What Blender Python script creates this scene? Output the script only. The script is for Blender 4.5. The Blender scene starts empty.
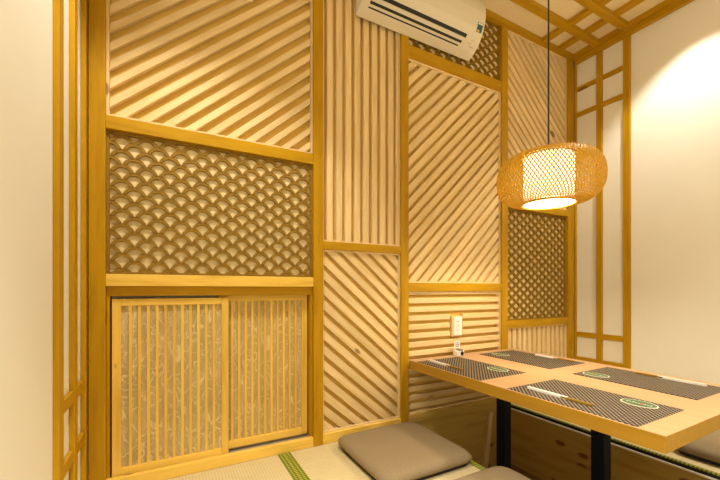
import bpy, bmesh, math, random
from mathutils import Vector, Matrix
random.seed(7)
sc = bpy.context.scene
COL = sc.collection
PI = math.pi

# ------------------------------------------------------------------ materials
def new_mat(name):
    m = bpy.data.materials.new(name); m.use_nodes = True
    nt = m.node_tree; nt.nodes.clear()
    out = nt.nodes.new('ShaderNodeOutputMaterial')
    b = nt.nodes.new('ShaderNodeBsdfPrincipled')
    nt.links.new(b.outputs[0], out.inputs[0])
    return m, nt, b

def nd(nt, t, **kw):
    n = nt.nodes.new(t)
    for k, v in kw.items(): setattr(n, k, v)
    return n

def ramp(nt, stops):
    r = nd(nt, 'ShaderNodeValToRGB'); e = r.color_ramp.elements
    while len(e) < len(stops): e.new(.5)
    for x, (p, c) in zip(e, stops):
        x.position = p; x.color = (*c, 1)
    return r

def plain(name, col, rough=.6, noise=.0, nscale=8, bump=0, metallic=0, spec=None):
    m, nt, b = new_mat(name)
    b.inputs['Base Color'].default_value = (*col, 1)
    b.inputs['Roughness'].default_value = rough
    b.inputs['Metallic'].default_value = metallic
    if spec is not None: b.inputs['Specular IOR Level'].default_value = spec
    if noise or bump:
        tc = nd(nt, 'ShaderNodeTexCoord'); n = nd(nt, 'ShaderNodeTexNoise')
        n.inputs['Scale'].default_value = nscale; n.inputs['Detail'].default_value = 5
        nt.links.new(tc.outputs['Object'], n.inputs['Vector'])
        lo = tuple(c*(1-noise) for c in col); hi = tuple(min(1, c*(1+noise)) for c in col)
        r = ramp(nt, [(.3, lo), (.7, hi)])
        nt.links.new(n.outputs['Fac'], r.inputs[0]); nt.links.new(r.outputs[0], b.inputs['Base Color'])
        if bump:
            bp = nd(nt, 'ShaderNodeBump'); bp.inputs['Strength'].default_value = bump; bp.inputs['Distance'].default_value = .002
            nt.links.new(n.outputs['Fac'], bp.inputs['Height']); nt.links.new(bp.outputs[0], b.inputs['Normal'])
    return m

_w = {}
def wood(kind, axis):
    """pine with grain along axis: 'x','y','z' or an angle in degrees in the x-z plane"""
    key = (kind, axis)
    if key in _w: return _w[key]
    base, dark, rough, vary, knotamt = {
        'gold': ((.475, .262, .006), (.385, .20, .004), .42, .14, 1.0),
        'honey': ((.82, .55, .11), (.68, .42, .055), .42, .13, .5),
        'pale': ((.80, .61, .325), (.71, .51, .225), .5, .10, .8),
        'screen': ((.27, .155, .018), (.235, .13, .012), .6, .03, 0),
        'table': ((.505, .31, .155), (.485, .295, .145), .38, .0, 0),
        'table_shaded': ((.36, .20, .018), (.33, .175, .015), .45, .0, 0),  # same table wood, darkened: the shade of its sides put into the colour
        'plank': ((.56, .385, .10), (.43, .27, .06), .5, .14, 2.0),
    }[kind]
    m, nt, b = new_mat('wood_%s_%s' % (kind, axis))
    L = nt.links.new
    tc = nd(nt, 'ShaderNodeTexCoord'); geo = nd(nt, 'ShaderNodeNewGeometry')
    off = nd(nt, 'ShaderNodeVectorMath', operation='SCALE'); off.inputs[0].default_value = (13.1, 7.7, 9.3)
    L(geo.outputs['Random Per Island'], off.inputs['Scale'])
    add = nd(nt, 'ShaderNodeVectorMath', operation='ADD')
    L(tc.outputs['Object'], add.inputs[0]); L(off.outputs[0], add.inputs[1])
    rot = nd(nt, 'ShaderNodeMapping'); sca = nd(nt, 'ShaderNodeMapping')
    s = {'x': (1.6, 16, 16), 'y': (16, 1.6, 16), 'z': (16, 16, 1.6)}
    if axis in s: sv = s[axis]
    else:
        rot.inputs['Rotation'].default_value = (0, math.radians(axis), 0); sv = s['x']
    L(add.outputs[0], rot.inputs[0]); L(rot.outputs[0], sca.inputs[0])
    sca.inputs['Scale'].default_value = sv
    n = nd(nt, 'ShaderNodeTexNoise'); n.inputs['Scale'].default_value = 2.2; n.inputs['Detail'].default_value = 6; n.inputs['Distortion'].default_value = .6
    L(sca.outputs[0], n.inputs['Vector'])
    r = ramp(nt, [(.25, dark), (.48, base), (.75, tuple(min(1, c*1.1) for c in base))])
    L(n.outputs['Fac'], r.inputs[0])
    # per board variation
    hsv = nd(nt, 'ShaderNodeHueSaturation')
    mr = nd(nt, 'ShaderNodeMapRange'); mr.inputs['To Min'].default_value = 1-vary; mr.inputs['To Max'].default_value = 1+vary*.6
    L(geo.outputs['Random Per Island'], mr.inputs['Value']); L(mr.outputs[0], hsv.inputs['Value']); L(r.outputs[0], hsv.inputs['Color'])
    last = hsv.outputs[0]
    if knotamt:
        ks = nd(nt, 'ShaderNodeMapping'); L(rot.outputs[0], ks.inputs[0])
        k2 = {'x': (5, 10, 10), 'y': (10, 5, 10), 'z': (10, 10, 5)}
        kv = k2[axis] if axis in k2 else k2['x']; kd = 2.5 if kind == 'plank' else 1
        ks.inputs['Scale'].default_value = tuple(q*kd for q in kv)
        v = nd(nt, 'ShaderNodeTexVoronoi'); v.inputs['Scale'].default_value = .48
        L(ks.outputs[0], v.inputs['Vector'])
        kr = ramp(nt, [(.0, (1, 1, 1)), (.075*knotamt, (.85, .85, .85)), (.105*knotamt, (0, 0, 0))])
        L(v.outputs['Distance'], kr.inputs[0])
        sep = nd(nt, 'ShaderNodeSeparateColor'); L(v.outputs['Color'], sep.inputs[0])
        gt = nd(nt, 'ShaderNodeMath', operation='GREATER_THAN'); gt.inputs[1].default_value = .45
        L(sep.outputs[0], gt.inputs[0])
        mu = nd(nt, 'ShaderNodeMath', operation='MULTIPLY'); L(kr.outputs[0], mu.inputs[0]); L(gt.outputs[0], mu.inputs[1])
        mx = nd(nt, 'ShaderNodeMix', data_type='RGBA')
        L(mu.outputs[0], mx.inputs[0]); L(last, mx.inputs[6]); mx.inputs[7].default_value = (base[0]*.36, base[1]*.25, base[2]*.22, 1)
        last = mx.outputs[2]
    L(last, b.inputs['Base Color'])
    b.inputs['Roughness'].default_value = rough
    b.inputs['Specular IOR Level'].default_value = .18
    _w[key] = m
    return m

M = {}
M['plaster'] = plain('plaster', (.86, .85, .79), .9, .015, 3, .05)
M['ceiling'] = plain('ceiling_paint', (.84, .71, .46), .9, .01, 3)
M['backing'] = plain('backing_board', (.82, .68, .40), .8, .03, 10)
M['gap_shade_board'] = plain('gap_shade_board', (.70, .46, .10), .7, .05, 10)  # same wood as the slats, shade of the gaps put into its colour
M['ac_shaded_white'] = plain('shaded_white_plastic', (.72, .66, .54), .35)  # white plastic dulled and warmed, its shade put into the colour
M['ac_dark'] = plain('dark_vent', (.012, .012, .012), .6)
M['white'] = plain('white_plate', (.86, .84, .80), .35)
M['grey'] = plain('grey_plastic', (.35, .34, .33), .5)
M['black'] = plain('black_metal', (.005, .008, .017), .55, spec=.15)
M['cord'] = plain('black_cord', (.008, .008, .008), .6)
M['teal'] = plain('sticker_teal', (.02, .10, .10), .4)
M['yellow'] = plain('sticker_yellow', (.75, .60, .12), .4)
M['fabric'] = plain('taupe_fabric', (.255, .19, .105), .95, .07, 160, .3)
M['fabric_dark'] = plain('black_fabric', (.018, .014, .012), .95)
M['track'] = plain('grey_track', (.42, .36, .27), .5)
M['green'] = plain('emblem_green', (.04, .115, .03), .5)
M['cream'] = plain('emblem_cream', (.82, .78, .66), .5)
M['red'] = plain('emblem_red', (.70, .10, .05), .5)
M['paper'] = plain('white_sleeve', (.74, .70, .66), .7)
M['bamboo'] = plain('bamboo_strip', (.70, .47, .05), .5, .08, 60)
def translucent(m, col, f):
    nt = m.node_tree; b = [n for n in nt.nodes if n.type == 'BSDF_PRINCIPLED'][0]; o = [n for n in nt.nodes if n.type == 'OUTPUT_MATERIAL'][0]
    tr = nd(nt, 'ShaderNodeBsdfTranslucent'); tr.inputs[0].default_value = (*col, 1)
    mx = nd(nt, 'ShaderNodeMixShader'); mx.inputs[0].default_value = f
    nt.links.new(b.outputs[0], mx.inputs[1]); nt.links.new(tr.outputs[0], mx.inputs[2]); nt.links.new(mx.outputs[0], o.inputs[0])
translucent(M['bamboo'], (.95, .68, .08), .35)
M['gloom'] = plain('dark_gap', (.02, .013, .006), .9)
M['trim_white'] = plain('white_trim', (.86, .80, .66), .5)
M['subfloor'] = plain('subfloor', (.30, .19, .08), .8, .1, 6)

def emit(name, col, s):
    m, nt, b = new_mat(name)
    b.inputs['Base Color'].default_value = (.85, .8, .7, 1)
    b.inputs['Emission Color'].default_value = (*col, 1); b.inputs['Emission Strength'].default_value = s
    return m
M['glow'] = emit('lit_drum', (1, .82, .50), 1.9)
M['glow_disc'] = emit('lit_disc', (1, .80, .50), 14)
M['lens'] = emit('lit_lens', (1, .80, .50), 8)

def tatami_mat():
    m, nt, b = new_mat('tatami_rush'); L = nt.links.new
    tc = nd(nt, 'ShaderNodeTexCoord')
    w = nd(nt, 'ShaderNodeTexWave', bands_direction='X'); w.inputs['Scale'].default_value = 26; w.inputs['Distortion'].default_value = .4
    w.inputs['Detail'].default_value = 1
    w2 = nd(nt, 'ShaderNodeTexWave', bands_direction='Y'); w2.inputs['Scale'].default_value = 90; w2.inputs['Distortion'].default_value = .48
    mp = nd(nt, 'ShaderNodeMapping'); mp.inputs['Scale'].default_value = (3, 60, 3)
    n = nd(nt, 'ShaderNodeTexNoise'); n.inputs['Scale'].default_value = 4; n.inputs['Detail'].default_value = 4
    L(tc.outputs['Object'], w.inputs[0]); L(tc.outputs['Object'], w2.inputs[0]); L(tc.outputs['Object'], mp.inputs[0]); L(mp.outputs[0], n.inputs[0])
    r = ramp(nt, [(.25, (.61, .50, .265)), (.7, (.68, .58, .335))]); L(n.outputs['Fac'], r.inputs[0])
    r2 = ramp(nt, [(.0, (.84, .82, .78)), (.4, (1, 1, 1))]); L(w.outputs['Fac'], r2.inputs[0])
    mx = nd(nt, 'ShaderNodeMix', data_type='RGBA', blend_type='MULTIPLY'); mx.inputs[0].default_value = .8
    L(r.outputs[0], mx.inputs[6]); L(r2.outputs[0], mx.inputs[7]); L(mx.outputs[2], b.inputs['Base Color'])
    ad = nd(nt, 'ShaderNodeMath', operation='ADD'); L(w.outputs['Fac'], ad.inputs[0]); L(w2.outputs['Fac'], ad.inputs[1])
    bp = nd(nt, 'ShaderNodeBump'); bp.inputs['Strength'].default_value = .35; bp.inputs['Distance'].default_value = .002
    L(ad.outputs[0], bp.inputs['Height']); L(bp.outputs[0], b.inputs['Normal'])
    b.inputs['Roughness'].default_value = .75
    return m
M['tatami'] = tatami_mat()

def check_mat(name, scale, c1, c2, rotdeg=45, rough=.7):
    m, nt, b = new_mat(name); L = nt.links.new
    tc = nd(nt, 'ShaderNodeTexCoord'); mp = nd(nt, 'ShaderNodeMapping')
    mp.inputs['Rotation'].default_value = (0, 0, math.radians(rotdeg)); mp.inputs['Location'].default_value = (.001, .001, .0013)
    ck = nd(nt, 'ShaderNodeTexChecker'); ck.inputs['Scale'].default_value = scale
    ck.inputs['Color1'].default_value = (*c1, 1); ck.inputs['Color2'].default_value = (*c2, 1)
    # keep pattern in x-y only
    mp.inputs['Scale'].default_value = (1, 1, .0001)
    L(tc.outputs['Object'], mp.inputs[0]); L(mp.outputs[0], ck.inputs[0]); L(ck.outputs[0], b.inputs['Base Color'])
    b.inputs['Roughness'].default_value = rough
    return m
M['heri'] = check_mat('green_edging', 95, (.09, .12, .008), (.36, .36, .035))
def vinyl():
    m, nt, b = new_mat('woven_vinyl'); L = nt.links.new
    tc = nd(nt, 'ShaderNodeTexCoord'); mp = nd(nt, 'ShaderNodeMapping'); mp.inputs['Rotation'].default_value = (0, 0, 0); k = PI/.0088
    mp.inputs['Scale'].default_value = (k, k, k); sp = nd(nt, 'ShaderNodeSeparateXYZ')
    L(tc.outputs['Object'], mp.inputs[0]); L(mp.outputs[0], sp.inputs[0])
    a = nd(nt, 'ShaderNodeMath', operation='SINE'); c = nd(nt, 'ShaderNodeMath', operation='SINE'); p = nd(nt, 'ShaderNodeMath', operation='MULTIPLY')
    L(sp.outputs[0], a.inputs[0]); L(sp.outputs[1], c.inputs[0]); L(a.outputs[0], p.inputs[0]); L(c.outputs[0], p.inputs[1])
    r = ramp(nt, [(.22, (.003, .002, .002)), (.34, (.37, .29, .195))]); L(p.outputs[0], r.inputs[0]); L(r.outputs[0], b.inputs['Base Color'])
    b.inputs['Roughness'].default_value = .6; b.inputs['Specular IOR Level'].default_value = .2
    return m
M['placemat'] = vinyl()

def washi():
    m, nt, b = new_mat('washi_paper'); L = nt.links.new
    tc = nd(nt, 'ShaderNodeTexCoord')
    n = nd(nt, 'ShaderNodeTexNoise'); n.inputs['Scale'].default_value = 7; n.inputs['Detail'].default_value = 4
    L(tc.outputs['Object'], n.inputs[0])
    r = ramp(nt, [(.3, (.46, .345, .155)), (.7, (.62, .49, .25))]); L(n.outputs['Fac'], r.inputs[0])
    last = r.outputs[0]
    for i, (s, off) in enumerate(((13, 0), (22, 3.7), (34, 8.1))):
        mp = nd(nt, 'ShaderNodeMapping'); mp.inputs['Location'].default_value = (off, off*2, off); mp.inputs['Scale'].default_value = (1.3, 1, .6)
        L(tc.outputs['Object'], mp.inputs[0])
        nn = nd(nt, 'ShaderNodeTexNoise'); nn.inputs['Scale'].default_value = s*.8; nn.inputs['Detail'].default_value = 1; nn.inputs['Distortion'].default_value = .7
        L(mp.outputs[0], nn.inputs[0])
        # thin iso-lines of a warped noise read as fibres
        sb = nd(nt, 'ShaderNodeMath', operation='SUBTRACT'); sb.inputs[1].default_value = .5; L(nn.outputs['Fac'], sb.inputs[0])
        ab = nd(nt, 'ShaderNodeMath', operation='ABSOLUTE'); L(sb.outputs[0], ab.inputs[0])
        rr = ramp(nt, [(0, (.75, .75, .75)), (.008, (.45, .45, .45)), (.018, (0, 0, 0))]); L(ab.outputs[0], rr.inputs[0])
        mx = nd(nt, 'ShaderNodeMix', data_type='RGBA'); L(rr.outputs[0], mx.inputs[0]); L(last, mx.inputs[6]); mx.inputs[7].default_value = (.86, .74, .44, 1)
        last = mx.outputs[2]
    L(last, b.inputs['Base Color']); b.inputs['Roughness'].default_value = .8
    return m
M['washi'] = washi()

# ------------------------------------------------------------------ mesh helpers
def bx(bm, x0, x1, y0, y1, z0, z1):
    v = [bm.verts.new(p) for p in ((x0,y0,z0),(x1,y0,z0),(x1,y1,z0),(x0,y1,z0),(x0,y0,z1),(x1,y0,z1),(x1,y1,z1),(x0,y1,z1))]
    for f in ((3,2,1,0),(4,5,6,7),(0,1,5,4),(1,2,6,5),(2,3,7,6),(3,0,4,7)):
        bm.faces.new([v[i] for i in f])

def box(*a):
    bm = bmesh.new(); bx(bm, *a); return bm

def prism_y(bm, poly, y0, y1):
    """poly [(x,z)] extruded from y0 (front) to y1"""
    n = len(poly)
    a = sum(poly[i][0]*poly[(i+1)%n][1]-poly[(i+1)%n][0]*poly[i][1] for i in range(n))
    if abs(a) < 1e-7: return
    if a < 0: poly = poly[::-1]
    f = [bm.verts.new((x, y0, z)) for x, z in poly]; k = [bm.verts.new((x, y1, z)) for x, z in poly]
    bm.faces.new(f); bm.faces.new(k[::-1])
    for i in range(n):
        j = (i+1) % n
        bm.faces.new((f[j], f[i], k[i], k[j]))

def clip(poly, x0, x1, z0, z1):
    for ax, val, sg in ((0, x0, 1), (0, x1, -1), (1, z0, 1), (1, z1, -1)):
        out = []
        for i in range(len(poly)):
            p, q = poly[i], poly[(i+1) % len(poly)]
            dp, dq = sg*(p[ax]-val), sg*(q[ax]-val)
            if dp >= 0: out.append(p)
            if (dp >= 0) != (dq >= 0):
                t = dp/(dp-dq); out.append((p[0]+t*(q[0]-p[0]), p[1]+t*(q[1]-p[1])))
        poly = out
        if len(poly) < 3: return []
    res = []
    for p in poly:
        if not res or math.hypot(p[0]-res[-1][0], p[1]-res[-1][1]) > 1e-5: res.append(p)
    if len(res) > 1 and math.hypot(res[0][0]-res[-1][0], res[0][1]-res[-1][1]) < 1e-5: res.pop()
    return res if len(res) > 2 else []

def lathe(bm, prof, cx, cy, n=48, close=False):
    rings = []
    for r, z in prof:
        if r < 1e-6: rings.append([bm.verts.new((cx, cy, z))])
        else: rings.append([bm.verts.new((cx+r*math.cos(2*PI*i/n), cy+r*math.sin(2*PI*i/n), z)) for i in range(n)])
    for a, b in zip(rings, rings[1:]):
        for i in range(n):
            j = (i+1) % n
            if len(a) == 1 and len(b) == 1: continue
            if len(a) == 1: bm.faces.new((a[0], b[j], b[i]))
            elif len(b) == 1: bm.faces.new((a[i], a[j], b[0]))
            else: bm.faces.new((a[i], a[j], b[j], b[i]))

def obj(name, bm, mat, parent=None, bevel=0, smooth=False, seg=2):
    bmesh.ops.recalc_face_normals(bm, faces=bm.faces)
    me = bpy.data.meshes.new(name); bm.to_mesh(me); bm.free()
    o = bpy.data.objects.new(name, me); COL.objects.link(o)
    if not isinstance(mat, (list, tuple)): mat = [mat]
    for m in mat: me.materials.append(m)
    if parent:
        loc = parent.matrix_basis.translation if parent.type == 'EMPTY' else Vector(parent['o'])
        me.transform(Matrix.Translation(-Vector(loc)))
        o.parent = parent; o['o'] = tuple(loc)
    else:
        vs = [v.co for v in me.vertices]
        lo = [min(v[i] for v in vs) for i in range(3)]; hi = [max(v[i] for v in vs) for i in range(3)]
        c = Vector(((lo[0]+hi[0])/2, (lo[1]+hi[1])/2, lo[2]))
        me.transform(Matrix.Translation(-c)); o.location = c; o['o'] = tuple(c)
    if smooth:
        for p in me.polygons: p.use_smooth = True
    if bevel:
        b = o.modifiers.new('Bevel', 'BEVEL'); b.width = bevel; b.segments = seg; b.limit_method = 'ANGLE'; b.angle_limit = math.radians(40)
    return o

def tag(o, label, cat, group=None):
    o['label'] = label; o['category'] = cat
    if group: o['group'] = group
    return o

def thing(name, label, cat, loc, group=None):
    o = bpy.data.objects.new(name, None); COL.objects.link(o); o.location = loc
    o.empty_display_size = .05
    return tag(o, label, cat, group)

def struct(name, bm, mat, bevel=0):
    o = obj(name, bm, mat, None, bevel); o['kind'] = 'structure'; return o

# ------------------------------------------------------------------ key planes (metres; tatami top is z = 0)
YB = 1.655           # front of the timber frame on the back wall
YK = 1.695           # front of the panel backing boards
YS = 1.686           # front of the boards behind the scallop screens
YW = 1.74            # plaster of the back wall behind everything
XL, XR = -.272, 2.78  # lattice faces on the side walls
WL, WR = -.288, 2.798  # plaster of the side walls
ZC = 2.60            # ceiling
YF = -1.3            # open front of the room, behind the camera
PX0, PX1 = 1.21, 2.03  # leg pit under the table
PZ = -.40
PY = .30              # near end of the pit

# ------------------------------------------------------------------ room shell
struct('wall_back', box(WL-.1, WR+.1, YW, YW+.1, PZ-.1, ZC+.1), M['plaster'])
struct('wall_left', box(WL-.1, WL, YF, YW, -.06, ZC), M['plaster'])
struct('wall_right', box(WR, WR+.1, YF, YW, -.06, ZC), M['plaster'])
struct('ceiling', box(WL-.1, WR+.1, YF, YW, ZC, ZC+.1), M['ceiling'])
bm = bmesh.new()
bx(bm, WL, PX0-.02, YF, YW, PZ-.1, -.03); bx(bm, PX1+.02, WR, YF, YW, PZ-.1, -.03); bx(bm, PX0-.02, PX1+.02, PY, YW, PZ-.1, PZ); bx(bm, PX0-.02, PX1+.02, YF, PY, PZ-.1, -.001)
struct('floor', bm, M['subfloor'])
# boarded faces of the leg pit
def boards_x(x0, x1, y0, y1, z0, z1, n):
    bm = bmesh.new(); h = (z1-z0)/n
    for i in range(n): bx(bm, x0, x1, y0, y1, z0+i*h, z0+(i+1)*h-.0012)
    return bm
struct('wall_pit_far', boards_x(PX1, PX1+.02, PY, YB+.01, PZ, -.028, 2), wood('plank', 'y'))
struct('wall_pit_near', boards_x(PX0-.02, PX0, PY, YB+.01, PZ, -.03, 2), wood('plank', 'y'))
struct('wall_pit_end', boards_x(PX0-.02, PX1+.02, YB+.01, YW, PZ, .012, 2), wood('plank', 'x'))
struct('trim_1', box(PX1-.010, PX1+.012, PY, YB+.01, -.028, -.021), M['trim_white'])
bm = bmesh.new(); prism_y(bm, [(1.790, PZ), (1.830, PZ), (1.878, -.03), (1.848, -.03)], YB-.006, YB+.01)
tag(obj('wooden_strip', bm, wood('pale', 'z')), 'narrow pale wooden strip leaning upright in the leg pit beside the black table leg', 'wooden strip')

# ------------------------------------------------------------------ timber frame of the back wall
tn = [2]
def trim(x0, x1, y0, y1, z0, z1, ax, kind='gold', bev=.002):
    tn[0] += 1
    return struct('trim_%d' % tn[0], box(x0, x1, y0, y1, z0, z1), wood(kind, ax), bev)
ZT = 2.56
P = [(-.27, -.217), (.626, .676), (1.15, 1.20), (1.97, 2.028), (2.705, 2.78)]
for i, (a, b) in enumerate(P):
    trim(a, b, YB-.002, YW, 0 if i < 4 and i != 3 else 0, ZT, 'z')
trim(WL, WR, YB-.012, YW, ZT, ZC, 'x')                          # crown of the back wall
for (i, z0, z1, k) in ((0, 1.397, 1.448, 'gold'), (0, .791, .838, 'honey'), (1, .980, 1.020, 'gold'), (1, 0, .05, 'honey'),
                       (2, 2.108, 2.178, 'gold'), (2, .767, .816, 'gold'), (2, .012, .058, 'plank'), (3, 1.337, 1.387, 'gold'),
                       (3, .512, .562, 'gold'), (3, 0, .05, 'gold')):
    trim(P[i][1], P[i+1][0], YB, YW, z0, z1, 'x', k)
XA0, XA1 = P[0][1], P[1][0]
trim(XA0, XA1, YB+.02, YW, .752, .791, 'x', 'gold')             # head of the cupboard
trim(XA0, XA1, YB, YB+.024, 0, .046, 'x', 'honey')              # sill of the cupboard
trim(XA0, XA0+.010, YB+.02, YW, .034, .752, 'z', 'gold'); trim(XA1-.008, XA1, YB+.02, YW, .034, .752, 'z', 'gold')
struct('trim_%d' % (tn[0]+1), box(XA0, XA1, YB+.024, YW, 0, .034), M['track']); tn[0] += 1
# crown of the side walls
trim(XR-.012, WR, YF, YB-.012, 2.525, 2.562, 'y'); trim(XR-.03, WR, YF, YB-.012, 2.562, ZC, 'y'); trim(WL, XL+.03, YF, YB-.012, 2.535, ZC, 'y')

# ------------------------------------------------------------------ slatted panels and scallop screens
def inner_frame(t, x0, x1, z0, z1, w=.011, yf=YB+.012, kind='pale'):
    bm = bmesh.new()
    for a in ((x0, x0+w, z0, z1), (x1-w, x1, z0, z1), (x0+w, x1-w, z0, z0+w), (x0+w, x1-w, z1-w, z1)):
        bx(bm, a[0], a[1], yf, YK, a[2], a[3])
    obj('inner_frame', bm, wood(kind, 'z'), t, .001)

def slat_panel(name, label, x0, x1, z0, z1, ang, pitch, width, phase=0, hole=None, yf=YB+.018):
    t = thing(name, label, 'wall panel', ((x0+x1)/2, YK, z0))
    obj('backing', box(x0, x1, YK, YK+.02, z0, z1), M['gap_shade_board'], t)
    w = .010
    inner_frame(t, x0, x1, z0, z1, w)
    a = math.radians(ang); d = (math.cos(a), math.sin(a)); n = (-d[1], d[0])
    cx, cz = x0+w, z0+w
    bm = bmesh.new()
    for k in range(-60, 60):
        o = (k+phase)*pitch
        pts = []
        for s, e in ((-4, 0), (4, 0), (4, width), (-4, width)):
            pts.append((cx+d[0]*s+n[0]*(o+e), cz+d[1]*s+n[1]*(o+e)))
        p = clip(pts, x0+w, x1-w, z0+w, z1-w)
        if not p: continue
        if hole and max(q[1] for q in p) > hole[2] and min(q[1] for q in p) < hole[3]:
            for (c0, c1) in ((x0+w, hole[0]), (hole[1], x1-w)):
                pp = clip(pts, c0, c1, z0+w, z1-w)
                if pp: prism_y(bm, pp, yf, YK)
        else: prism_y(bm, p, yf, YK)
    ax = 'z' if ang == 90 else 'x' if ang == 0 else ang
    obj('slats', bm, wood('pale', ax), t, .003)
    return t

def scallop(name, label, x0, x1, z0, z1, xph, zph):
    t = thing(name, label, 'fretwork screen', ((x0+x1)/2, YK, z0))
    obj('backing', box(x0, x1, YS, YK+.02, z0, z1), M['backing'], t)
    inner_frame(t, x0, x1, z0, z1, .010, YB+.018, 'screen')
    R, h, th, D = .0425, .02925, .0125, .0115
    pitch = .083
    dd = math.hypot(pitch/2, h); off = math.sqrt(R*R-dd*dd/4)
    px, pz = pitch/4+off*h/dd, -h/2+off*(pitch/2)/dd
    a0 = math.atan2(pz, px)-.03
    bm = bmesh.new()
    N = 12
    j0, j1 = int((z0-zph)/h)-3, int((z1-zph)/h)+3
    for j in range(j0, j1+1):
        zc = zph+j*h
        i0, i1 = int((x0-xph)/pitch)-2, int((x1-xph)/pitch)+2
        for i in range(i0, i1+1):
            xc = xph+(i+(.5 if j % 2 else 0))*pitch
            if xc < x0-R or xc > x1+R or zc > z1 or zc+R < z0: continue
            yo = YS-D
            outs, ins = [], []
            for k in range(N+1):
                a = a0+(PI-2*a0)*k/N
                outs.append((xc+R*math.cos(a), zc+R*math.sin(a))); ins.append((xc+(R-th)*math.cos(a), zc+(R-th)*math.sin(a)))
            allp = outs+ins
            inside = all(x0+.01 <= p[0] <= x1-.01 and z0+.01 <= p[1] <= z1-.01 for p in allp)
            if inside:
                fo = [bm.verts.new((p[0], yo, p[1])) for p in outs]; fi = [bm.verts.new((p[0], yo, p[1])) for p in ins]
                ko = [bm.verts.new((p[0], YS, p[1])) for p in outs]; ki = [bm.verts.new((p[0], YS, p[1])) for p in ins]
                for k in range(N):
                    bm.faces.new((fo[k], fo[k+1], fi[k+1], fi[k]))
                    bm.faces.new((fo[k+1], fo[k], ko[k], ko[k+1])); bm.faces.new((fi[k], fi[k+1], ki[k+1], ki[k]))
                for k in (0, N): bm.faces.new((fo[k], fi[k], ki[k], ko[k]))
            else:
                for k in range(N):
                    q = clip([outs[k], outs[k+1], ins[k+1], ins[k]], x0+.01, x1-.01, z0+.01, z1-.01)
                    if q: prism_y(bm, q, yo, YS)
    obj('fretwork', bm, wood('screen', 'x'), t)
    return t

slat_panel('slat_panel', 'large upper left panel of pale diagonal slats, directly above the wide scallop screen', XA0, XA1, 1.448, ZT, 41.5, .0548, .0275, .35)
scallop('scallop_screen', 'widest carved scallop screen, directly above the two sliding cupboard doors', XA0, XA1, .838, 1.397, -.166, .879)
slat_panel('slat_panel', 'tall panel of vertical pale slats below the left end of the air conditioner', P[1][1], P[2][0], 1.02, ZT, 90, .053, .034, .0)
slat_panel('slat_panel', 'lower panel of diagonal slats falling to the right, behind the grey cushion', P[1][1], P[2][0], .05, .98, -41, .0575, .038, .1)
scallop('scallop_screen', 'short scallop screen partly hidden behind the air conditioner', P[2][1], P[3][0], 2.178, ZT, P[2][1]+.03, 2.2)
slat_panel('slat_panel', 'tall panel of diagonal slats rising to the right below the air conditioner', P[2][1], P[3][0], .816, 2.108, 45, .0553, .0385, .3)
slat_panel('slat_panel', 'panel of horizontal slats around the white wall outlet behind the table', P[2][1], P[3][0], .058, .767, 0, .0512, .031, .25, hole=(1.528, 1.632, .485, .612))
slat_panel('slat_panel', 'narrow panel of diagonal slats falling to the right behind the hanging lamp', P[3][1], P[4][0], 1.387, ZT, -43, .0525, .035, .2)
scallop('scallop_screen', 'narrow scallop screen in the right corner below the hanging lamp', P[3][1], P[4][0], .562, 1.337, P[3][1]+.03, .59)
slat_panel('slat_panel', 'small panel of vertical slats at the right corner below the narrow scallop screen', P[3][1], P[4][0], .05, .512, 90, .0535, .031, .2)

# ------------------------------------------------------------------ sliding doors of the cupboard
def sliding_door(label, x0, x1, y0, y1, z0, z1, n):
    t = thing('sliding_door', label, 'sliding door', ((x0+x1)/2, (y0+y1)/2, z0), 'sliding cupboard doors')
    w, wt = .030, .028
    bm = bmesh.new(); bx(bm, x0, x0+w, y0, y1, z0, z1); bx(bm, x1-w, x1, y0, y1, z0, z1)
    obj('stiles', bm, wood('honey', 'z'), t, .0015)
    bm = bmesh.new(); bx(bm, x0+w, x1-w, y0, y1, z0, z0+wt+.006); bx(bm, x0+w, x1-w, y0, y1, z1-wt, z1)
    obj('rails', bm, wood('honey', 'x'), t, .0015)
    bm = bmesh.new(); s = (x1-x0-2*w)/(n+1)
    for i in range(1, n+1):
        c = x0+w+i*s; bx(bm, c-.0055, c+.0055, y0+.002, y1-.010, z0+wt, z1-wt)
    obj('lattice_bars', bm, wood('honey', 'z'), t)
    obj('paper_panel', box(x0+w-.004, x1-w+.004, y1-.010, y1-.006, z0+wt-.004, z1-wt+.004), M['washi'], t)
sliding_door('left sliding cupboard door with slim bars, overlapping in front of the other', -.201, .232, YB+.029, YB+.051, .036, .741, 11)
sliding_door('right sliding cupboard door with slim bars, set behind the left one', .192, .613, YB+.056, YB+.078, .050, .752, 11)

# ------------------------------------------------------------------ lattices on the side walls and ceiling
def wall_lattice(label, side):
    xa, xb = (XL, WL) if side < 0 else (XR, WR)
    x0, x1 = min(xa, xb), max(xa, xb)
    t = thing('wall_lattice', label, 'wooden lattice', ((x0+x1)/2, 1.45, .0))
    ys = [(1.273, 1.316), (1.453, 1.492), (1.620 if side < 0 else 1.641, 1.653)]
    for a, b in ys: obj('stile', box(x0, x1, a, b, 0, 2.525), wood('gold', 'z'), t, .0015)
    e = .003
    for z0, z1 in ((2.310, 2.342), (2.112, 2.146), (.412, .450), (.222, .258)):
        for a, b in ((ys[0][1], ys[1][0]), (ys[1][1], ys[2][0])):
            obj('rail', box(x0+(e if side > 0 else 0), x1-(0 if side > 0 else e), a, b, z0, z1), wood('gold', 'y'), t, .001)
wall_lattice('wooden grid of stiles and rails on the left wall beside the cupboard doors', -1)
wall_lattice('wooden grid of stiles and rails on the right wall in the corner beyond the lamp', 1)
t = thing('ceiling_lattice', 'crossing wooden battens on the cream ceiling in the upper right corner', 'wooden lattice', (1.25, .6, ZC))
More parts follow.
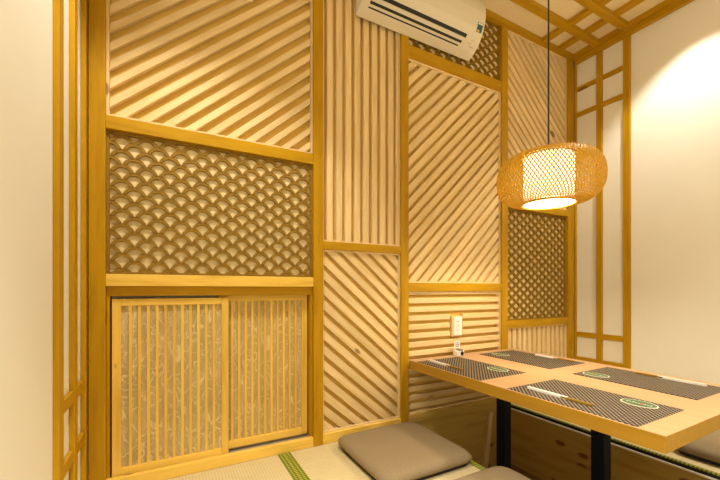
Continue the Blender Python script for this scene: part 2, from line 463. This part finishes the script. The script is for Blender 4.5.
for a, b in ((1.456, 1.503), (1.268, 1.316)):
    obj('batten', box(XL+.03, XR-.03, a, b, ZC-.030, ZC), wood('gold', 'x'), t, .001)
for a, b in ((2.375, 2.424), (2.560, 2.606), (.086, .135), (-.095, -.049)):
    obj('batten', box(a, b, YF, YB-.012, ZC-.026, ZC), wood('gold', 'y'), t, .001)

# ------------------------------------------------------------------ tatami mats
def tatami(label, x0, x1, y0, y1, heri, hw=.031, th=.03):
    t = thing('tatami_mat', label, 'tatami mat', ((x0+x1)/2, (y0+y1)/2, -.03))
    hl = [h for h in heri]
    a = x0+(hw if 'l' in hl else 0); b = x1-(hw if 'r' in hl else 0)
    obj('rush_surface', box(a, b, y0, y1, -.03, 0), M['tatami'], t)
    for c, e0, e1 in (('l', x0, x0+hw), ('r', x1-hw, x1)):
        if c in hl:
            obj('cloth_edging', box(e0, e1, y0, y1, -.006, .0012), M['heri'], t)
            obj('mat_core', box(e0+.001, e1-.001, y0, y1, -th, -.006), M['fabric_dark'], t)
tatami('straw tatami mat in front of the sliding cupboard doors', WL, .476, YF+.05, YB, 'r')
tatami('straw tatami mat under the grey floor cushions, left of the table', .476, PX0, YF+.05, YB, 'lr')
tatami('straw tatami mat on the far side of the table by the right wall', PX1, WR, YF+.05, YB, 'l', .015, .022)

# ------------------------------------------------------------------ seat cushions
def cushion(label, cx, cy, w, d, rz=0, hgt=.064):
    t = thing('seat_cushion', label, 'cushion', (cx, cy, .0), 'grey seat cushions')
    n = 72
    def ring(sx, sy, z, e=7.0):
        out = []
        for i in range(n):
            a = 2*PI*i/n; c, s = math.cos(a), math.sin(a)
            k = (abs(c)**e+abs(s)**e)**(-1/e)
            x, y = c*k*sx, s*k*sy
            out.append((cx+x*math.cos(rz)-y*math.sin(rz), cy+x*math.sin(rz)+y*math.cos(rz), z))
        return out
    W, Dp = w/2, d/2
    prof = [(-.020, .018, 12), (-.005, .021, 12), (.0, .029, 12), (-.001, .040, 12), (-.007, .051, 11), (-.020, .058, 10), (-.05, .0605, 8), (-.10, .0615, 6), (-.17, hgt, 4), (-.22, hgt+.0005, 3)]
    bm = bmesh.new(); rs = []
    for ins, z, e in prof: rs.append([bm.verts.new(p) for p in ring(W+ins, Dp+ins, z, e)])
    for a, b in zip(rs, rs[1:]):
        for i in range(n): bm.faces.new((a[i], a[(i+1)%n], b[(i+1)%n], b[i]))
    bm.faces.new(rs[-1]); bm.faces.new(rs[0][::-1])
    obj('cover', bm, M['fabric'], t, smooth=True)
    bm = bmesh.new(); rs = [[bm.verts.new(p) for p in ring(W+i, Dp+i, z, 12)] for i, z in ((-.022, 0.0013), (-.014, .004), (-.014, .020))]
    for a, b in zip(rs, rs[1:]):
        for i in range(n): bm.faces.new((a[i], a[(i+1)%n], b[(i+1)%n], b[i]))
    bm.faces.new(rs[-1]); bm.faces.new(rs[0][::-1])
    obj('bottom_panel', bm, M['fabric_dark'], t)
    return t
cushion('grey floor cushion by the back wall, the farther of the two left of the table', .955, 1.372, .475, .47)
cushion('grey floor cushion nearest the viewer, cut off by the bottom of the photo', .988, .800, .475, .47)
cushion('grey floor cushion on the far side of the table by the right wall', 2.345, .56, .48, .475)

# ------------------------------------------------------------------ table
TX0, TX1, TY0, TY1, TT, TB = 1.20, 2.06, .463, 1.650, .375, .326
t = thing('dining_table', 'low pale wood dining table on black steel legs standing in the leg pit', 'table', (1.63, 1.06, PZ))
bm = box(TX0, TX1, TY0, TY1, TB, TT)
bm.faces.ensure_lookup_table()
tp = obj('tabletop', bm, [wood('table_shaded', 'y'), wood('table', 'y')], t, .0012)
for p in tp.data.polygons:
    if p.normal.z > .9: p.material_index = 1  # top face takes the lit tone, the sides keep the painted shade
for (x, y) in ((1.548, 1.290), (1.555, .816)):
    obj('leg', box(x-.026, x+.026, y-.026, y+.026, PZ+.008, TB-.006), M['black'], t, .003)
    bm = bmesh.new(); bx(bm, x-.16, x+.16, y-.05, y+.05, TB-.006, TB)
    obj('mounting_plate', bm, M['black'], t)
    obj('foot_plate', box(x-.20, x+.20, y-.06, y+.06, PZ, PZ+.008), M['black'], t)

# ------------------------------------------------------------------ placemats and chopsticks
def oval(bm, cx, cy, a, b, z0, z1, n=40, r0=0):
    """oval disc (or ring when r0>0): a along y, b along x"""
    vt, vb = [], []
    for i in range(n):
        c, s = math.cos(2*PI*i/n), math.sin(2*PI*i/n)
        vt.append(bm.verts.new((cx+b*c, cy+a*s, z1))); vb.append(bm.verts.new((cx+b*c, cy+a*s, z0)))
    bm.faces.new(vt); bm.faces.new(vb[::-1])
    for i in range(n): bm.faces.new((vt[(i+1)%n], vt[i], vb[i], vb[(i+1)%n]))

def placemat(label, x0, x1, y0, y1, ex, ey, sgn):
    t = thing('placemat', label, 'placemat', ((x0+x1)/2, (y0+y1)/2, TT), 'woven placemats on the table')
    z = TT+.0022
    obj('woven_mat', box(x0, x1, y0, y1, TT, z), M['placemat'], t)
    bm = bmesh.new(); oval(bm, ex, ey, .056, .041, z, z+.0006)
    e = obj('oval_emblem', bm, M['cream'], t); e['label'] = 'oval green emblem with a cream rim'
    bm = bmesh.new(); oval(bm, ex, ey, .0515, .0365, z+.0006, z+.0010); obj('green_field', bm, M['green'], e)
    # cream lettering strokes, too small to read, and a red spot
    bm = bmesh.new(); rnd = random.Random(5)
    for k in range(9):
        if k == 5: continue
        yy = ey-sgn*(-.036+k*.009); hh = (.008, .005, .009, .005, .006, .005, .007, .005, .008)[k]
        bx(bm, ex-.005, ex-.005+hh*1.4, yy-.0013, yy+.0013, z+.0010, z+.0013)
        bx(bm, ex-.005, ex-.0025, yy-.0035, yy+.0035, z+.0010, z+.0013)
    obj('lettering', bm, M['cream'], e)
    bm = bmesh.new(); oval(bm, ex, ey-sgn*.009, .0055, .008, z+.0010, z+.0014, 16); obj('red_spot', bm, M['red'], e)

MX = [(1.207, 1.513), (1.693, 1.993)]
placemat('dark woven placemat at the near right of the table, closest to the viewer', *MX[0], .534, .988, 1.455, .638, 1)
placemat('dark woven placemat at the near left of the table, beside the call button', *MX[0], 1.133, 1.588, 1.452, 1.247, 1)
placemat('dark woven placemat at the far right of the table, nearest the plain right wall', *MX[1], .560, 1.015, 1.765, .948, -1)
placemat('dark woven placemat at the far left of the table, nearest the narrow scallop screen', *MX[1], 1.128, 1.592, 1.797, 1.519, -1)

def chopsticks(label, x, ya, yb, ysp, slant=0):
    """sleeve from ya to ysp, bare sticks from inside the sleeve out to yb"""
    z = TT+.0022
    t = thing('chopsticks', label, 'chopsticks', (x, (ya+yb)/2, z), 'sleeved chopsticks on the placemats')
    sg = 1 if ya > yb else -1
    def bar(bm, w0, w1, h, y0, y1, xo, zo):
        pts = []
        for yy, w in ((y0, w0), (y1, w1)):
            xx = x+xo+slant*(yy-(ya+yb)/2)
            pts.append([(xx-w/2, yy, z+zo), (xx+w/2, yy, z+zo), (xx+w/2*.8, yy, z+zo+h), (xx-w/2*.8, yy, z+zo+h)])
        a = [bm.verts.new(p) for p in pts[0]]; b = [bm.verts.new(p) for p in pts[1]]
        bm.faces.new(a); bm.faces.new(b[::-1])
        for i in range(4): bm.faces.new((a[i], b[i], b[(i+1)%4], a[(i+1)%4]))
    bm = bmesh.new(); bar(bm, .016, .016, .0085, ya, ysp, 0, 0)
    s = obj('paper_sleeve', bm, M['paper'], t); s['label'] = 'white paper sleeve'
    for xo in (-.0043, .0043):
        bm = bmesh.new(); bar(bm, .007, .007, .0065, ysp+sg*.02, yb, xo, .001)
        obj('stick', bm, wood('screen', 'y'), t)
chopsticks('chopsticks in a white sleeve on the near right placemat', 1.279, .948, .698, .786, .02)
chopsticks('chopsticks in a white sleeve on the near left placemat beside the call button', 1.279, 1.568, 1.310, 1.402, .02)
chopsticks('chopsticks in a white sleeve on the far right placemat', 1.958, .618, .868, .785, .0)
chopsticks('chopsticks in a white sleeve on the far left placemat', 1.962, 1.40, 1.17, 1.262, -.0)

# ------------------------------------------------------------------ call button by the wall end of the table
t = thing('call_button', 'small white call button stand on the table below the wall outlet', 'call button', (1.545, 1.615, TT))
bm = box(1.520, 1.577, 1.602, 1.638, TT, TT+.032); obj('base', bm, M['white'], t, .004)
bm = bmesh.new(); lathe(bm, [(0, 0), (.011, 0), (.011, .005), (.009, .007), (0, .007)], 0, 0, 20)
bmesh.ops.rotate(bm, verts=bm.verts, cent=(0, 0, 0), matrix=Matrix.Rotation(PI/2, 3, 'X'))
bmesh.ops.translate(bm, verts=bm.verts, vec=(1.557, 1.602, TT+.016)); obj('round_button', bm, M['ac_dark'], t)
obj('sign_stem', box(1.537, 1.541, 1.628, 1.577, TT+.032, TT+.045), M['grey'], t)
obj('sign_card', box(1.521, 1.567, 1.628, 1.631, TT+.045, TT+.088), M['white'], t)
bm = bmesh.new()
for k in range(3): bx(bm, 1.529, 1.559, 1.6272, 1.628, TT+.052+k*.011, TT+.058+k*.011)
obj('printed_lines', bm, M['grey'], t)

# ------------------------------------------------------------------ wall outlet
t = thing('wall_outlet', 'white upright wall outlet let into the horizontal slats above the table', 'outlet', (1.58, YB+.01, .489))
obj('mounting_block', box(1.538, 1.622, YB+.010, YK, .486, .611), wood('pale', 'z'), t, .001)
obj('face_plate', box(1.546, 1.611, YB+.002, YB+.010, .492, .606), M['white'], t, .002)
bm = bmesh.new()
for zc in (.525, .553):
    bx(bm, 1.5695, 1.5725, YB+.0012, YB+.002, zc-.006, zc+.006); bx(bm, 1.5845, 1.5875, YB+.0012, YB+.002, zc-.006, zc+.006)
bx(bm, 1.566, 1.591, YB+.0012, YB+.002, .577, .581)
obj('socket_slots', bm, M['grey'], t)

# ------------------------------------------------------------------ air conditioner
AX0, AX1, AZ = .860, 1.662, 2.214
t = thing('air_conditioner', 'white split air conditioner mounted high on the back wall near the ceiling', 'air conditioner', ((AX0+AX1)/2, YB, AZ))
prof = [(0, 0), (.045, .018), (.085, .045), (.112, .078), (.130, .110), (.143, .150), (.150, .195), (.148, .240), (.138, .268), (.115, .283), (0, .285)]
bm = bmesh.new()
def sect(x, k=1.0):
    return [bm.verts.new((x, YB-.002-d*k, AZ+z+(1-k)*.02)) for d, z in prof]
ss = [sect(AX0, .94), sect(AX0+.012), sect(AX1-.012), sect(AX1, .94)]
for a, b in zip(ss, ss[1:]):
    for i in range(len(prof)):
        j = (i+1) % len(prof); bm.faces.new((a[i], a[j], b[j], b[i]))
bm.faces.new(ss[0]); bm.faces.new(ss[-1][::-1])
obj('housing', bm, M['ac_shaded_white'], t, .004)
obj('pipe_sleeve', box(AX0+.30, AX0+.34, YB-.004, YW, AZ+.12, AZ+.16), M['grey'], t)
def on_prof(s):
    """point and outward normal at length s along the lower front profile"""
    L = 0
    for (a, b) in zip(prof, prof[1:]):
        l = math.hypot(b[0]-a[0], b[1]-a[1])
        if L+l >= s:
            k = (s-L)/l; return (a[0]+k*(b[0]-a[0]), a[1]+k*(b[1]-a[1])), ((b[1]-a[1])/l, -(b[0]-a[0])/l)
        L += l
def strip(name, x0, x1, s0, s1, mat, th=.002, parent=None):
    bm = bmesh.new(); rows = []
    for s in [s0+(s1-s0)*i/4 for i in range(5)]:
        (d, z), (nx, nz) = on_prof(s)
        for o in (th, -.004):
            rows.append([bm.verts.new((x, YB-.002-(d+nx*o), AZ+z+nz*o)) for x in (x0, x1)])
    for i in range(4):
        a, a2, b, b2 = rows[2*i], rows[2*i+1], rows[2*i+2], rows[2*i+3]
        bm.faces.new((a[0], a[1], b[1], b[0])); bm.faces.new((a2[0], b2[0], b2[1], a2[1]))
        bm.faces.new((a[0], b[0], b2[0], a2[0])); bm.faces.new((a[1], a2[1], b2[1], b[1]))
    bm.faces.new((rows[0][0], rows[1][0], rows[1][1], rows[0][1])); bm.faces.new((rows[8][0], rows[8][1], rows[9][1], rows[9][0]))
    return obj(name, bm, mat, parent or t)
strip('air_slot', .905, 1.52, .057, .064, M['ac_dark'], .0012)
strip('air_slot', .905, 1.53, .077, .090, M['ac_dark'], .0012)
strip('air_slot', .905, 1.545, .110, .129, M['ac_dark'], .0012)
lv = strip('louver', .905, 1.53, .0915, .1085, M['ac_shaded_white'], .004)
lb = strip('indicator_panel', 1.552, 1.655, .060, .124, M['ac_shaded_white'], .0025)
for (a, b, s0, s1) in ((1.590, 1.630, .076, .079), (1.575, 1.60, .092, .095), (1.590, 1.610, .108, .111)):
    strip('printed_mark', a, b, s0, s1, M['grey'], .0032, lb)
st = strip('energy_sticker', 1.600, 1.640, .158, .206, M['teal'], .0015); st['label'] = 'small dark teal and cream energy sticker'
strip('sticker_band', 1.603, 1.637, .196, .204, M['cream'], .0022, st)
strip('sticker_band', 1.603, 1.622, .161, .169, M['yellow'], .0022, st)

# ------------------------------------------------------------------ pendant lamp
LX, LY, LZ = 1.624, 1.090, 1.312
t = thing('pendant_lamp', 'round woven bamboo pendant lamp glowing above the table', 'lamp', (LX, LY, 1.18))
RO, HH, RI = .233, .117, .116
def lprof(u):
    """u 0 (bottom rim) .. 1 (top rim): superellipse section"""
    a = -PI/2+PI*u; e = 2.35
    c, s = math.cos(a), math.sin(a)
    k = (abs(c)**e+abs(s)**e)**(-1/e)
    return RI+.002+(RO-RI)*c*k, LZ+HH*s*k
bm = bmesh.new(); NS, NK = 88, 44
for fam in (-1, 1):
    for i in range(NS):
        ph0 = 2*PI*i/NS
        prev = None
        for k in range(NK+1):
            u = k/NK; r, z = lprof(u); ph = ph0+fam*(u-.5)*1.0
            r2, z2 = lprof(min(1, u+.004)); r1, z1 = lprof(max(0, u-.004))
            p = Vector((LX+r*math.cos(ph), LY+r*math.sin(ph), z))
            dph = fam*1.0*.004*2
            tan = Vector(((r2-r1)*math.cos(ph)-r*math.sin(ph)*dph, (r2-r1)*math.sin(ph)+r*math.cos(ph)*dph, z2-z1)).normalized()
            nr = Vector(((z2-z1)*math.cos(ph), (z2-z1)*math.sin(ph), -(r2-r1))).normalized()
            sd = tan.cross(nr).normalized()
            w, h = .0023, .0006; base = p+nr*(.0008*fam)
            ring = [bm.verts.new(base+sd*a*w+nr*b*h) for a, b in ((-1, -1), (1, -1), (1, 1), (-1, 1))]
            if prev:
                for q in range(4): bm.faces.new((prev[q], prev[(q+1)%4], ring[(q+1)%4], ring[q]))
            prev = ring
obj('woven_shade', bm, M['bamboo'], t)
for zz in (LZ-HH, LZ+HH):
    bm = bmesh.new(); lathe(bm, [(RI-.002, zz-.004), (RI+.010, zz-.004), (RI+.010, zz+.004), (RI-.002, zz+.004), (RI-.002, zz-.004)], LX, LY, 64)
    obj('rim_hoop', bm, M['bamboo'], t)
bm = bmesh.new(); lathe(bm, [(RI-.005, LZ-HH+.010), (RI-.005, LZ+HH-.010)], LX, LY, 64)
obj('inner_drum', bm, M['glow'], t, smooth=True)
bm = bmesh.new(); lathe(bm, [(0, LZ-HH+.002), (RI-.003, LZ-HH+.002), (RI-.003, LZ-HH+.006), (0, LZ-HH+.006)], LX, LY, 64)
obj('diffuser_disc', bm, M['glow_disc'], t)
bm = bmesh.new(); lathe(bm, [(.0, LZ+HH+.012), (.016, LZ+HH+.012), (.018, LZ+HH-.006), (.018, LZ+HH-.05), (0, LZ+HH-.05)], LX, LY, 20)
for a in (0, PI/2):
    bx(bm, LX-RI*math.cos(a)-.003*math.sin(a), LX+RI*math.cos(a)+.003*math.sin(a), LY-RI*math.sin(a)-.003*math.cos(a), LY+RI*math.sin(a)+.003*math.cos(a), LZ+HH-.006, LZ+HH-.001)
obj('lamp_holder', bm, M['black'], t)
bm = bmesh.new(); lathe(bm, [(.0037, LZ+HH+.01), (.0037, ZC-.02)], LX, LY, 10); obj('cord', bm, M['cord'], t, smooth=True)
bm = bmesh.new(); lathe(bm, [(0, ZC), (.045, ZC), (.045, ZC-.018), (.03, ZC-.024), (0, ZC-.024)], LX, LY, 24); obj('ceiling_cap', bm, M['black'], t)

# ------------------------------------------------------------------ lights
WARM = (1, .92, .78)
def light(name, kind, loc, energy, color=WARM, **kw):
    d = bpy.data.lights.new(name, kind); d.energy = energy; d.color = color
    for k, v in kw.items(): setattr(d, k, v)
    o = bpy.data.objects.new(name, d); COL.objects.link(o); o.location = loc
    return o
def downlight(label, x, y, energy):
    t = thing('recessed_downlight', label, 'downlight', (x, y, ZC), 'recessed ceiling downlights')
    bm = bmesh.new(); lathe(bm, [(.042, ZC), (.055, ZC), (.055, ZC-.004), (.042, ZC-.004), (.042, ZC)], x, y, 32); obj('trim_ring', bm, M['white'], t)
    bm = bmesh.new(); lathe(bm, [(0, ZC-.002), (.041, ZC-.002)], x, y, 32); obj('lens', bm, M['lens'], t)
    light('downlight_beam', 'SPOT', (x, y, ZC-.01), energy, spot_size=math.radians(95), spot_blend=.42, shadow_soft_size=.02)
downlight('recessed round downlight in the ceiling near the left wall', .06, .86, 90)
downlight('recessed round downlight in the ceiling near the right wall', 2.47, .88, 52)
downlight('recessed round downlight in the ceiling behind the viewer on the left', .06, -.7, 270)
downlight('recessed round downlight in the ceiling behind the viewer on the right', 2.47, -.7, 150)
light('pendant_bulb', 'SPOT', (LX, LY, LZ-HH-.006), 28, (1, .82, .56), spot_size=math.radians(150), spot_blend=.5, shadow_soft_size=.09)

w = bpy.data.worlds.new('World'); sc.world = w; w.use_nodes = True
w.node_tree.nodes['Background'].inputs[0].default_value = (1, .745, .36, 1)
w.node_tree.nodes['Background'].inputs[1].default_value = .48

# ------------------------------------------------------------------ camera
cam = bpy.data.cameras.new('camera'); co = bpy.data.objects.new('camera', cam); COL.objects.link(co)
cam.sensor_width = 36; cam.lens = 355/720*36
cam.shift_y = (289-240)/720
co.location = (0, 0, .78)
co.rotation_euler = (PI/2, 0, -math.atan2(190, 355))
cam.clip_start = .02
sc.camera = co
sc.view_settings.view_transform = 'Standard'; sc.view_settings.look = 'None'
sc.view_settings.gamma = 1; sc.view_settings.use_curve_mapping = False
sc.view_settings.exposure = 0.25
